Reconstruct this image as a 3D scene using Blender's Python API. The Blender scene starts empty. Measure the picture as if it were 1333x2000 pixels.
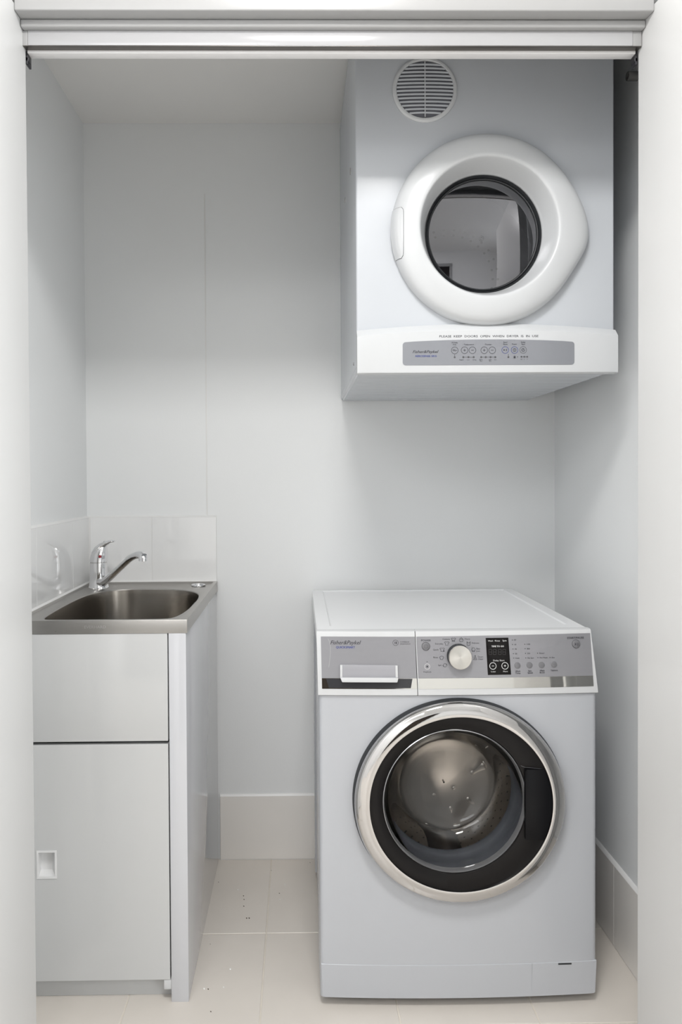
import bpy, bmesh, math, random
from mathutils import Vector, Matrix

random.seed(4)
C = bpy.context.scene.collection
SC = bpy.context.scene
PI = math.pi

# ---------------------------------------------------------------- camera
F, PX, PY, HC = 1500.0, 602.28, 956.18, 1.14
yaw, pitch, roll = 0.0120249, 0.0154668, 0.0057960
cy, sy = math.cos(yaw), math.sin(yaw)
cp, sp = math.cos(pitch), math.sin(pitch)
cr, sr = math.cos(roll), math.sin(roll)
Ry = Matrix(((cy, 0, -sy), (0, 1, 0), (sy, 0, cy)))
Rp = Matrix(((1, 0, 0), (0, cp, -sp), (0, sp, cp)))
Rr = Matrix(((cr, sr, 0), (-sr, cr, 0), (0, 0, 1)))
RM = Rr @ Rp @ Ry                      # rows: camera right, down, forward
def _b(v): return Vector((v[0], v[2], -v[1]))
right, up, back = _b(RM[0]), -_b(RM[1]), -_b(RM[2])
cam = bpy.data.cameras.new('camera')
co = bpy.data.objects.new('camera', cam); C.objects.link(co)
co.matrix_world = Matrix(((right.x, up.x, back.x, 0), (right.y, up.y, back.y, 0), (right.z, up.z, back.z, HC), (0, 0, 0, 1)))
cam.sensor_fit = 'VERTICAL'; cam.sensor_height = 36; cam.lens = F / 2000 * 36
cam.shift_x = (666.5 - PX) / 2000; cam.shift_y = (PY - 1000) / 2000
cam.clip_start = 0.02
SC.camera = co

# ---------------------------------------------------------------- world, lights, exposure
w = bpy.data.worlds.new('world'); SC.world = w; w.use_nodes = True
w.node_tree.nodes['Background'].inputs[0].default_value = (0.8, 0.85, 0.9, 1)
w.node_tree.nodes['Background'].inputs[1].default_value = 0.05
SC.view_settings.view_transform = 'Standard'
SC.view_settings.look = 'None'
SC.view_settings.gamma = 1.0
SC.view_settings.use_curve_mapping = False
SC.view_settings.exposure = 0.1

def area(name, loc, sx, sy_, power, col, rot=(0, 0, 0)):
    l = bpy.data.lights.new(name, 'AREA'); l.shape = 'RECTANGLE'; l.size = sx; l.size_y = sy_
    l.energy = power; l.color = col
    o = bpy.data.objects.new(name, l); C.objects.link(o); o.location = loc; o.rotation_euler = rot
    return o
area('hall_lamp_and_fill', (0.03, 0.46, 2.428), 0.40, 0.36, 23, (1.0, 0.985, 0.965))
area('hall_lamp_and_fill', (-1.05, -1.2, 2.428), 1.6, 1.4, 38, (0.98, 0.985, 1.0))  # large soft fill added behind the camera, not a known fitting
area('hall_side_fill', (2.09, -0.30, 1.10), 1.4, 1.9, 40, (0.92, 0.965, 1.0), (math.radians(90), 0, math.radians(90)))  # added cool fill from the right side; no window is built there

# ---------------------------------------------------------------- helpers
def at(px, py, Y):
    d = RM.transposed() @ Vector(((px - PX) / F, (py - PY) / F, 1.0))
    d = d * (Y / d[2])
    return Vector((d[0], Y, HC - d[1]))

def onsurf(px, py, surf):
    Y = 1.65; p = at(px, py, Y)
    for _ in range(8):
        p = at(px, py, surf(p.x, p.z))
    return p

def tag(o, label=None, cat=None, group=None, kind=None):
    if label: o['label'] = label
    if cat: o['category'] = cat
    if group: o['group'] = group
    if kind: o['kind'] = kind
    return o

def thing(name, label, cat, loc):
    o = bpy.data.objects.new(name, None); C.objects.link(o); o.location = loc
    o.empty_display_size = 0.05
    return tag(o, label, cat)

def setpar(o, parent):
    o.parent = parent
    if parent.type == 'EMPTY':
        o.matrix_parent_inverse = Matrix.Translation(-parent.location)
    else:
        o.matrix_parent_inverse = Matrix.Identity(4)

def add(name, me, mat=None, parent=None, smooth=None, kind=None):
    if mat is not None: me.materials.clear(); me.materials.append(mat)
    if smooth is not None:
        me.polygons.foreach_set('use_smooth', [True] * len(me.polygons))
        me.set_sharp_from_angle(angle=math.radians(smooth))
    o = bpy.data.objects.new(name, me); C.objects.link(o)
    if parent is not None: setpar(o, parent)
    if kind: o['kind'] = kind
    return o

class MB:
    def __init__(s): s.v = []; s.f = []
    def box(s, x0, x1, y0, y1, z0, z1):
        n = len(s.v)
        s.v += [(x0, y0, z0), (x1, y0, z0), (x1, y1, z0), (x0, y1, z0), (x0, y0, z1), (x1, y0, z1), (x1, y1, z1), (x0, y1, z1)]
        s.f += [tuple(n + i for i in q) for q in ((0, 3, 2, 1), (4, 5, 6, 7), (0, 1, 5, 4), (1, 2, 6, 5), (2, 3, 7, 6), (3, 0, 4, 7))]
        return s
    def loft(s, rings, cap0=False, cap1=False, closed=True):
        n = len(s.v); k = len(rings[0])
        for r in rings: s.v += [tuple(p) for p in r]
        for i in range(len(rings) - 1):
            for j in range(k if closed else k - 1):
                a = n + i * k + j; b = n + i * k + (j + 1) % k
                s.f.append((a, b, b + k, a + k))
        if cap0: s.f.append(tuple(n + j for j in range(k))[::-1])
        if cap1: s.f.append(tuple(n + (len(rings) - 1) * k + j for j in range(k)))
        return s
    def prism(s, poly, axis, a, b):
        """polygon of 2-D points extruded along axis ('x': (y,z), 'y': (x,z), 'z': (x,y))"""
        def P(q, t):
            return {'x': (t, q[0], q[1]), 'y': (q[0], t, q[1]), 'z': (q[0], q[1], t)}[axis]
        return s.loft([[P(q, a) for q in poly], [P(q, b) for q in poly]], True, True)
    def tube(s, pts, radii, seg=12, cap=True, flat=None):
        rings = []
        pts = [Vector(p) for p in pts]
        for i, p in enumerate(pts):
            t = (pts[min(i + 1, len(pts) - 1)] - pts[max(i - 1, 0)]).normalized()
            u = t.cross(Vector((0, 0, 1)))
            if u.length < 1e-3: u = Vector((1, 0, 0))
            u.normalize(); v = u.cross(t)
            r = radii[i]; ru, rv = r if isinstance(r, tuple) else (r, r)
            rings.append([p + u * math.cos(2 * PI * k / seg) * ru + v * math.sin(2 * PI * k / seg) * rv for k in range(seg)])
        return s.loft(rings, cap, cap)
    def mesh(s, name='m', bevel=0, seg=2, fix=True):
        me = bpy.data.meshes.new(name); me.from_pydata(s.v, [], s.f); me.update()
        if fix or bevel:
            bm = bmesh.new(); bm.from_mesh(me)
            if fix: bmesh.ops.recalc_face_normals(bm, faces=bm.faces[:])
            if bevel:
                es = [e for e in bm.edges if len(e.link_faces) == 2 and e.calc_face_angle(0) > 0.5]
                bmesh.ops.bevel(bm, geom=es, offset=bevel, segments=seg, profile=0.5, affect='EDGES', clamp_overlap=True)
            bm.to_mesh(me); bm.free()
        return me
    def obj(s, name, mat, parent=None, bevel=0, seg=2, smooth=35, kind=None, fix=True):
        return add(name, s.mesh(name, bevel, seg, fix), mat, parent, smooth, kind)

def boxo(name, b, mat, parent=None, bevel=0.0, kind=None, seg=2):
    return MB().box(*b).obj(name, mat, parent, bevel, seg, 35 if bevel else None, kind)

def ell(cx, cz, rx, rz, y, n=96):
    return [(cx + rx * math.cos(2 * PI * k / n), y, cz + rz * math.sin(2 * PI * k / n)) for k in range(n)]

def boolean(me, cutter, name, mat):
    a = bpy.data.objects.new('tmp', me); b = bpy.data.objects.new('tmp', cutter)
    C.objects.link(a); C.objects.link(b)
    m = a.modifiers.new('b', 'BOOLEAN'); m.object = b; m.operation = 'DIFFERENCE'; m.solver = 'EXACT'
    dg = bpy.context.evaluated_depsgraph_get(); dg.update()
    out = bpy.data.meshes.new_from_object(a.evaluated_get(dg))
    bpy.data.objects.remove(a); bpy.data.objects.remove(b)
    out.name = name; out.materials.clear(); out.materials.append(mat)
    return out

# ---------------------------------------------------------------- materials
def mat(name, col, rough=0.5, metal=0.0, bump=0.0, bscale=200, var=0.0, vscale=6, coat=0.0, spec=0.5, emit=None, rvar=0.0, stretch=None, aniso=0.0):
    m = bpy.data.materials.new(name); m.use_nodes = True
    nt = m.node_tree; N = nt.nodes; L = nt.links
    p = N['Principled BSDF']
    p.inputs['Base Color'].default_value = (*col, 1)
    p.inputs['Roughness'].default_value = rough; p.inputs['Metallic'].default_value = metal
    p.inputs['Coat Weight'].default_value = coat; p.inputs['Coat Roughness'].default_value = 0.06
    p.inputs['Specular IOR Level'].default_value = spec
    tc = N.new('ShaderNodeTexCoord'); src = tc.outputs['Object']
    if stretch:
        mp = N.new('ShaderNodeMapping'); mp.inputs['Scale'].default_value = stretch
        L.new(src, mp.inputs['Vector']); src = mp.outputs['Vector']
    if var:
        n = N.new('ShaderNodeTexNoise'); n.inputs['Scale'].default_value = vscale; n.inputs['Detail'].default_value = 5
        L.new(src, n.inputs['Vector'])
        r = N.new('ShaderNodeMapRange'); r.inputs['To Min'].default_value = 1 - var; r.inputs['To Max'].default_value = 1 + var
        r.inputs['From Min'].default_value = 0.25; r.inputs['From Max'].default_value = 0.75
        L.new(n.outputs['Fac'], r.inputs['Value'])
        mx = N.new('ShaderNodeVectorMath'); mx.operation = 'SCALE'; mx.inputs[0].default_value = col
        L.new(r.outputs['Result'], mx.inputs['Scale']); L.new(mx.outputs['Vector'], p.inputs['Base Color'])
    if rvar:
        n = N.new('ShaderNodeTexNoise'); n.inputs['Scale'].default_value = vscale * 3; L.new(src, n.inputs['Vector'])
        r = N.new('ShaderNodeMapRange'); r.inputs['To Min'].default_value = rough - rvar; r.inputs['To Max'].default_value = rough + rvar
        L.new(n.outputs['Fac'], r.inputs['Value']); L.new(r.outputs['Result'], p.inputs['Roughness'])
    if bump:
        n = N.new('ShaderNodeTexNoise'); n.inputs['Scale'].default_value = bscale; n.inputs['Detail'].default_value = 3
        L.new(src, n.inputs['Vector'])
        b = N.new('ShaderNodeBump'); b.inputs['Strength'].default_value = bump; b.inputs['Distance'].default_value = 0.001
        L.new(n.outputs['Fac'], b.inputs['Height']); L.new(b.outputs['Normal'], p.inputs['Normal'])
    if aniso:
        p.inputs['Anisotropic'].default_value = aniso
        t = N.new('ShaderNodeTangent'); t.direction_type = 'RADIAL'; t.axis = 'Y'
        L.new(t.outputs['Tangent'], p.inputs['Tangent'])
    if emit:
        p.inputs['Emission Color'].default_value = (*emit[0], 1); p.inputs['Emission Strength'].default_value = emit[1]
    return m

def glass_mat(name, tint, ior=1.5, gl_rough=0.0):
    m = bpy.data.materials.new(name); m.use_nodes = True
    nt = m.node_tree; N = nt.nodes; L = nt.links
    N.remove(N['Principled BSDF']); out = N['Material Output']
    t = N.new('ShaderNodeBsdfTransparent'); t.inputs[0].default_value = (*tint, 1)
    g = N.new('ShaderNodeBsdfGlossy'); g.inputs['Roughness'].default_value = gl_rough
    g.inputs[0].default_value = (0.95, 0.95, 1.0, 1)
    fr = N.new('ShaderNodeFresnel'); fr.inputs['IOR'].default_value = ior
    mx = N.new('ShaderNodeMixShader')
    L.new(fr.outputs[0], mx.inputs[0]); L.new(t.outputs[0], mx.inputs[1]); L.new(g.outputs[0], mx.inputs[2])
    L.new(mx.outputs[0], out.inputs[0])
    return m

M = {}
M['wall'] = mat('painted_wall', (0.835, 0.85, 0.855), 0.42, bump=0.12, bscale=260, var=0.01, vscale=2)
M['ceil'] = mat('ceiling_paint', (0.84, 0.835, 0.82), 0.8, var=0.012, vscale=2)
M['hall'] = mat('hall_paint', (0.84, 0.84, 0.835), 0.6, var=0.01, vscale=2)
M['gloss'] = mat('gloss_door_paint', (0.72, 0.72, 0.715), 0.38, bump=0.03, bscale=300, var=0.006, vscale=2)
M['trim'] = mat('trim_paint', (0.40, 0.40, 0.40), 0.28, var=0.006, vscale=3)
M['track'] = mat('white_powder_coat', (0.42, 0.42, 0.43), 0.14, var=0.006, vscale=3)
M['alu'] = mat('rail_aluminium', (0.62, 0.61, 0.60), 0.3, 1.0, var=0.03, vscale=20)
M['rail'] = mat('rail_coat', (0.86, 0.85, 0.85), 0.35, var=0.005)
M['channel'] = mat('channel_metal', (0.16, 0.15, 0.14), 0.35, 0.9, var=0.03, vscale=10)
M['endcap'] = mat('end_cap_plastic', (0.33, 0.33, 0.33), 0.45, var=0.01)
M['darkmetal'] = mat('dark_metal', (0.045, 0.045, 0.05), 0.4, 0.6, var=0.05)
M['tile'] = mat('floor_tile', (0.70, 0.655, 0.60), 0.32, bump=0.05, bscale=60, var=0.03, vscale=7, rvar=0.06)
M['grout'] = mat('grout', (0.70, 0.65, 0.575), 0.9, bump=0.3, bscale=400, var=0.05, vscale=40)
M['skirt'] = mat('skirting_tile', (0.84, 0.815, 0.78), 0.22, bump=0.03, bscale=60, var=0.015, vscale=7)
M['bead'] = mat('silicone_bead', (0.82, 0.82, 0.81), 0.35, var=0.01)
M['walltile'] = mat('glazed_wall_tile', (0.86, 0.865, 0.865), 0.05, bump=0.015, bscale=18, var=0.008, vscale=4, coat=0.3)
M['cab'] = mat('cabinet_gloss', (0.56, 0.565, 0.565), 0.09, bump=0.01, bscale=30, var=0.005, vscale=3)
M['cabin'] = mat('cabinet_inside', (0.35, 0.35, 0.34), 0.6, var=0.02)
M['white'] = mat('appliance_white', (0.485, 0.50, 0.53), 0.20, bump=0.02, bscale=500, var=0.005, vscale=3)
M['plastic'] = mat('white_plastic', (0.62, 0.63, 0.64), 0.26, bump=0.01, bscale=300, var=0.004, vscale=5)
M['greyplastic'] = mat('grey_plastic', (0.30, 0.30, 0.31), 0.4, var=0.02)
M['lid'] = mat('lid_white_lifted', (0.82, 0.83, 0.845), 0.20, bump=0.01, bscale=300, var=0.004, vscale=5)  # machine white lightened to make up for the light the lid misses
M['recess'] = mat('painted_recess_shade', (0.05, 0.05, 0.055), 0.2, 0.2, var=0.05)  # dark colour holds the shade and reflection under the drawer pull
M['dryer'] = mat('dryer_white_lifted', (0.58, 0.605, 0.64), 0.24, bump=0.02, bscale=500, var=0.005, vscale=3)  # lighter than the washer white to lift the dryer's shaded front
M['dplastic'] = mat('dryer_plastic', (0.63, 0.645, 0.66), 0.26, bump=0.01, bscale=300, var=0.004, vscale=5)  # white plastic lightened a little to balance the light on the dryer
M['endpanel'] = mat('end_panel_melamine', (0.60, 0.605, 0.63), 0.04, var=0.004, vscale=3)
M['film'] = mat('film', (0.50, 0.50, 0.51), 0.4)
M['pull'] = mat('pull_plastic', (0.74, 0.74, 0.74), 0.4, var=0.004)
M['silver'] = mat('silver_panel', (0.32, 0.32, 0.34), 0.36, 0.35, var=0.012, vscale=60, stretch=(0.2, 1, 3))
M['silver2'] = mat('grey_inlay', (0.27, 0.28, 0.305), 0.34, 0.15, var=0.01, vscale=30)
M['chrome'] = mat('chrome', (0.57, 0.56, 0.555), 0.05, 1.0, var=0.015, vscale=8)
M['mirror'] = mat('mirror_strip', (0.62, 0.61, 0.58), 0.05, 1.0, var=0.02, vscale=8)
M['steel'] = mat('brushed_steel', (0.41, 0.395, 0.375), 0.30, 1.0, bump=0.02, bscale=120, var=0.03, vscale=30, stretch=(1, 8, 8), rvar=0.05)
M['bowl'] = mat('bowl_steel', (0.25, 0.23, 0.205), 0.24, 1.0, bump=0.0, var=0.05, vscale=14, stretch=(6, 6, .3), rvar=0.03)
M['tapchrome'] = mat('tap_chrome', (0.82, 0.82, 0.83), 0.04, 1.0, var=0.01)
M['blackgloss'] = mat('black_gloss', (0.010, 0.009, 0.009), 0.22, var=0.1, spec=0.16)
M['blackhandle'] = mat('black_handle', (0.006, 0.006, 0.007), 0.2, var=0.1, spec=0.14)
M['rubber'] = mat('rubber', (0.02, 0.022, 0.025), 0.55, var=0.1)
M['gasket'] = mat('grey_gasket', (0.10, 0.105, 0.12), 0.5, bump=0.2, bscale=120, var=0.2, vscale=25)
M['drum'] = mat('drum_steel', (0.42, 0.385, 0.345), 0.30, 1.0, bump=0.10, bscale=40, var=0.12, vscale=18)
M['drumdark'] = mat('drum_holes', (0.10, 0.095, 0.09), 0.5, var=0.1)
M['dryerdrum'] = mat('dryer_drum', (0.36, 0.36, 0.40), 0.5, var=0.03)
M['knob'] = mat('spun_metal', (0.66, 0.64, 0.60), 0.24, 1.0, var=0.01, vscale=60, aniso=0.85)
M['ink'] = mat('dark_ink', (0.045, 0.045, 0.055), 0.5, var=0.05)
M['blue'] = mat('blue_ink', (0.03, 0.05, 0.24), 0.5, var=0.05)
M['lightink'] = mat('white_ink', (0.72, 0.72, 0.72), 0.5, var=0.02)
M['dimink'] = mat('dim_segments', (0.022, 0.021, 0.021), 0.5, var=0.05)
M['greyink'] = mat('grey_ink', (0.10, 0.10, 0.11), 0.5, var=0.03)
M['btn'] = mat('grey_button', (0.17, 0.17, 0.18), 0.45, 0.0, var=0.02)
M['red'] = mat('red_dot', (0.30, 0.02, 0.03), 0.3, var=0.05)
M['pipe'] = mat('grey_pipe', (0.16, 0.16, 0.155), 0.5, var=0.04)
M['crumb'] = mat('crumb', (0.10, 0.08, 0.06), 0.9, var=0.3, vscale=300)
M['lint'] = mat('lint', (0.85, 0.84, 0.82), 0.9, var=0.05)
M['vent_dark'] = mat('vent_shade_disc', (0.17, 0.175, 0.20), 0.6, var=0.03)
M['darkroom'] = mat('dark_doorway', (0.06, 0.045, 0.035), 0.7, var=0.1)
M['clear'] = glass_mat('clear_glass', (0.80, 0.80, 0.81), 1.5)
M['bowlglass'] = mat('bowl_glass', (0.90, 0.91, 0.92), 0.0)
M['bowlglass'].node_tree.nodes['Principled BSDF'].inputs['Transmission Weight'].default_value = 1.0
M['bowlglass'].node_tree.nodes['Principled BSDF'].inputs['IOR'].default_value = 1.46
M['smoke'] = glass_mat('smoked_glass', (0.50, 0.50, 0.54), 2.5)

# ---------------------------------------------------------------- text and flat print
def _unit(body, shear=0.0):
    cu = bpy.data.curves.new('t', 'FONT'); cu.body = body; cu.shear = shear; cu.size = 1.0; cu.resolution_u = 2
    o = bpy.data.objects.new('t', cu); C.objects.link(o)
    dg = bpy.context.evaluated_depsgraph_get(); dg.update()
    me = bpy.data.meshes.new_from_object(o.evaluated_get(dg))
    bpy.data.objects.remove(o); bpy.data.curves.remove(cu)
    vs = [(v.co.x, v.co.y) for v in me.vertices]; fs = [tuple(p.vertices) for p in me.polygons]
    bpy.data.meshes.remove(me)
    return vs, fs
CAP = max(v[1] for v in _unit('H')[0])

class Print:
    """flat lettering and marks laid on a surface y = surf(x, z)"""
    def __init__(s, surf, off): s.surf = surf; s.off = off; s.v = []; s.f = []
    def _p(s, x, z): s.v.append((x, s.surf(x, z) - s.off, z))
    def text(s, body, px, py, cap, width=None, align='c', shear=0.0, bold=0.0):
        """px, py: middle (or left/right end) of the text at half cap height; sizes in photo pixels at that depth"""
        vs, fs = _unit(body, shear)
        p = onsurf(px, py, s.surf); k = p.y / F
        x0 = min(v[0] for v in vs); x1 = max(v[0] for v in vs)
        sz = cap * k / CAP
        sx = width * k / (x1 - x0) if width else sz * 1.0
        wd = (x1 - x0) * sx
        ox = p.x - {'c': wd / 2, 'l': 0, 'r': wd}[align]
        offs = [(0, 0)] if not bold else [(0, 0), (bold * k, 0), (bold * k * .5, bold * k * .35)]
        for dx, dz in offs:
            n = len(s.v); s.off += 8e-6
            for vx, vy in vs: s._p(ox + (vx - x0) * sx + dx, p.z - cap * k / 2 + vy * sz + dz)
            s.f += [tuple(n + i for i in q) for q in fs]
        return s
    def poly(s, pts):
        n = len(s.v); s.off += 4e-6
        for x, z in pts: s._p(x, z)
        s.f.append(tuple(range(n, n + len(pts)))); return s
    def disc(s, px, py, r, n=20):
        p = onsurf(px, py, s.surf); r *= p.y / F
        return s.poly([(p.x + r * math.cos(2 * PI * i / n), p.z + r * math.sin(2 * PI * i / n)) for i in range(n)])
    def ring(s, px, py, r, wdt, a0=0, a1=360, n=28):
        p = onsurf(px, py, s.surf); k = p.y / F
        for i in range(n):
            t0 = math.radians(a0 + (a1 - a0) * i / n); t1 = math.radians(a0 + (a1 - a0) * (i + 1) / n)
            q = [((r - wdt / 2) * k, t0), ((r + wdt / 2) * k, t0), ((r + wdt / 2) * k, t1), ((r - wdt / 2) * k, t1)]
            s.poly([(p.x + a * math.cos(t), p.z + a * math.sin(t)) for a, t in q])
        return s
    def line(s, pts, wdt, closed=False):
        P = [onsurf(a, b, s.surf) for a, b in pts]
        k = P[0].y / F * wdt / 2
        if closed: P = P + [P[0]]
        for a, b in zip(P, P[1:]):
            d = Vector((b.x - a.x, b.z - a.z)); d.normalize(); nx, nz = -d.y * k, d.x * k
            ex, ez = d.x * k * .6, d.y * k * .6
            s.poly([(a.x + nx - ex, a.z + nz - ez), (a.x - nx - ex, a.z - nz - ez), (b.x - nx + ex, b.z - nz + ez), (b.x + nx + ex, b.z + nz + ez)])
        return s
    def obj(s, name, m, parent):
        b = MB(); b.v = s.v; b.f = s.f
        return b.obj(name, m, parent, smooth=None, fix=False, kind='stuff')

def patch(surf, corners, o0, o1, nx=14, nz=3):
    """plate on a surface; corners (x, z) top-left, top-right, bottom-right, bottom-left; o0..o1 offsets towards the viewer"""
    tl, tr, br, bl = corners
    b = MB()
    def P(u, v):
        x = (tl[0] * (1 - u) + tr[0] * u) * v + (bl[0] * (1 - u) + br[0] * u) * (1 - v)
        z = (tl[1] * (1 - u) + tr[1] * u) * v + (bl[1] * (1 - u) + br[1] * u) * (1 - v)
        return x, z
    for o in (o0, o1):
        for j in range(nz + 1):
            for i in range(nx + 1):
                x, z = P(i / nx, j / nz); b.v.append((x, surf(x, z) - o, z))
    k = (nx + 1) * (nz + 1); g = lambda l, i, j: l * k + j * (nx + 1) + i
    for j in range(nz):
        for i in range(nx):
            b.f.append((g(1, i, j), g(1, i + 1, j), g(1, i + 1, j + 1), g(1, i, j + 1)))
            b.f.append((g(0, i, j), g(0, i, j + 1), g(0, i + 1, j + 1), g(0, i + 1, j)))
    for i in range(nx):
        b.f.append((g(0, i, 0), g(0, i + 1, 0), g(1, i + 1, 0), g(1, i, 0)))
        b.f.append((g(1, i, nz), g(1, i + 1, nz), g(0, i + 1, nz), g(0, i, nz)))
    for j in range(nz):
        b.f.append((g(0, 0, j), g(1, 0, j), g(1, 0, j + 1), g(0, 0, j + 1)))
        b.f.append((g(0, nx, j), g(0, nx, j + 1), g(1, nx, j + 1), g(1, nx, j)))
    return b

def quadpx(surf, *pts):
    return [(lambda p: (p.x, p.z))(onsurf(a, b, surf)) for a, b in pts]

# ================================================================ THE SETTING
XL, XR, YB, ZC = -0.6297, 0.7648, 2.286, 2.187
YF = 1.43                                    # back of the wall that holds the opening

# floor: a grout bed with separate tiles
fl = MB().box(-1.9, 2.1, YF - 0.36, YB + 0.05, -0.06, -0.0008).box(-1.9, 2.1, -2.3, YF - 0.361, -0.06, 0.0)
floor = fl.obj('floor', M['grout'], kind='structure', smooth=None)
floor.data.materials.append(M['tile'])
for p in floor.data.polygons:
    if p.index >= 6: p.material_index = 1
xs = [-0.66, -0.3815, -0.0885, 0.2055, 0.497, 0.7648]
ys = [YF - 0.36, 1.2485, 1.5762, 1.9065, 2.2855]
xs[0] = XL
G = 0.0016
for i in range(len(xs) - 1):
    for j in range(len(ys) - 1):
        x0, x1, y0, y1 = xs[i] + G, xs[i + 1] - G, ys[j] + G, ys[j + 1] - G
        h = random.uniform(-0.0002, 0.0002)
        bb = MB().box(x0 - (x0 + x1) / 2, x1 - (x0 + x1) / 2, y0 - (y0 + y1) / 2, y1 - (y0 + y1) / 2, -0.006, 0)
        o = bb.obj('floor_tile', M['tile'], floor, bevel=0.0008, seg=1, smooth=None)
        o.location = ((x0 + x1) / 2, (y0 + y1) / 2, h)

wall_back = boxo('wall_back', (XL - 0.06, XR + 0.06, YB, YB + 0.06, 0, ZC), M['wall'], kind='structure')
wall_left = boxo('wall_left', (XL - 0.06, XL, YF, YB, 0, ZC), M['wall'], kind='structure')
wall_right = boxo('wall_right', (XR, XR + 0.06, YF, YB, 0, ZC), M['wall'], kind='structure')
boxo('ceiling', (XL - 0.06, XR + 0.06, YF, YB + 0.06, ZC, ZC + 0.05), M['ceil'], kind='structure')
# thin pale vertical strip, a hair proud of the back wall
boxo('wall_line', (-0.2752, -0.2722, YB - 0.0014, YB, 1.03, 1.98), M['bead'], wall_back, bevel=0.0003)

# the front wall that holds the opening, and the hall the light comes from
YH = 1.362
boxo('wall_front', (-1.9, -0.545, YH, YF, 0, 2.45), M['hall'], kind='structure')
boxo('wall_front', (0.69, 2.1, YH, YF, 0, 2.45), M['hall'], kind='structure')
boxo('wall_front', (-0.545, 0.69, YH, YF, 1.985, 2.45), M['hall'], kind='structure')
boxo('wall_hall_left', (-1.95, -1.9, -2.3, YH, 0, 2.45), M['hall'], kind='structure')
boxo('wall_hall_right', (2.1, 2.15, -2.3, YH, 0, 2.45), M['hall'], kind='structure')
boxo('ceiling', (-1.95, 2.15, -2.35, YF, 2.45, 2.5), M['hall'], kind='structure')
rw = MB().box(-1.9, -0.55, -2.35, -2.3, 0, 2.45).box(0.45, 2.1, -2.35, -2.3, 0, 2.45).box(-0.55, 0.45, -2.35, -2.3, 2.05, 2.45)
rw.obj('wall_rear', M['hall'], kind='structure', smooth=None)
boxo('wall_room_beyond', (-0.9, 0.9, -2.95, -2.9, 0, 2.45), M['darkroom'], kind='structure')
tr = MB().box(-0.62, -0.55, -2.3, -2.285, 0, 2.12).box(0.45, 0.52, -2.3, -2.285, 0, 2.12).box(-0.55, 0.45, -2.3, -2.285, 2.05, 2.12)
tr.obj('trim_rear_doorway', M['trim'], kind='structure', bevel=0.003)

# head of the opening: stepped architrave, lining, then the door track
XH0, XH1 = -0.4915, 0.6255
def strip(prof, x0=XH0, x1=XH1, mitre=False):
    """moulding run along X; mitred ends meet the faces of the two open door leaves"""
    if not mitre: return MB().prism(prof, 'x', x0, x1)
    a = [(-0.4905 - max(0, 1.4095 - y) * math.tan(math.radians(3.4)) + .0002, y, z) for y, z in prof]
    b = [(0.6256 + max(0, 1.4095 - y) * math.tan(math.radians(9.0)) - .0002, y, z) for y, z in prof]
    return MB().loft([a, b], True, True)
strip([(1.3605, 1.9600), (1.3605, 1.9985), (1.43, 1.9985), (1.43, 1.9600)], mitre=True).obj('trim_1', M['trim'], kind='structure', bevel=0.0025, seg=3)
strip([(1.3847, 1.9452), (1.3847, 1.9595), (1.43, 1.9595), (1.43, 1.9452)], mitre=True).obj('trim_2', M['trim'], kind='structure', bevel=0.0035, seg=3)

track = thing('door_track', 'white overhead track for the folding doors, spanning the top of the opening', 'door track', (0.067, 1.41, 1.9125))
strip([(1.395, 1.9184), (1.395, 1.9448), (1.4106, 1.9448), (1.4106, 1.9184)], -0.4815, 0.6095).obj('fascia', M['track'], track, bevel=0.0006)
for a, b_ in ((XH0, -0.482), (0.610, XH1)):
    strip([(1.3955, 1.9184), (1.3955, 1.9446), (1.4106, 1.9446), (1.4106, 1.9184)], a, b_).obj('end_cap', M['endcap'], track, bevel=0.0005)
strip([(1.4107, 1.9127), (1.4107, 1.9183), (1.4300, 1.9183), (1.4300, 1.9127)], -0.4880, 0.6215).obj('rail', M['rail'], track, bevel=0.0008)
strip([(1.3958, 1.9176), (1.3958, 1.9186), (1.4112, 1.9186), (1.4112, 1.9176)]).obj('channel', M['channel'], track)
for sgn, xx in ((1, -0.4915), (-1, 0.6255)):
    pb = MB().box(min(xx, xx + sgn * 0.0042), max(xx, xx + sgn * 0.0042), 1.411, 1.43, 1.893, 1.9176)
    x0, x1 = sorted((xx, xx + sgn * 0.0055))
    pb.box(x0, x1, 1.411, 1.425, 1.8985, 1.906)
    pb.obj('pivot_bracket', M['darkmetal'], track, bevel=0.0008)

def leaf(name, xh, sgn, ang):
    """door leaf hinged at (xh, 1.41), swung open towards the hall"""
    me = MB().box(-0.035, 0, -0.60, 0, 0.008, 1.9738) if sgn < 0 else MB().box(0, 0.035, -0.60, 0, 0.008, 1.9738)
    o = me.obj(name, M['gloss'], bevel=0.0015, kind='structure')
    o.location = (xh, 1.4095, 0); o.rotation_euler = (0, 0, ang)
    o['label'] = 'white painted door leaf standing open at the %s edge of the opening' % ('left' if sgn < 0 else 'right')
    return o
leaf('door_1', -0.4905, -1, -math.radians(3.4))
leaf('door_2', 0.6256, 1, math.radians(9.0))

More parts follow.
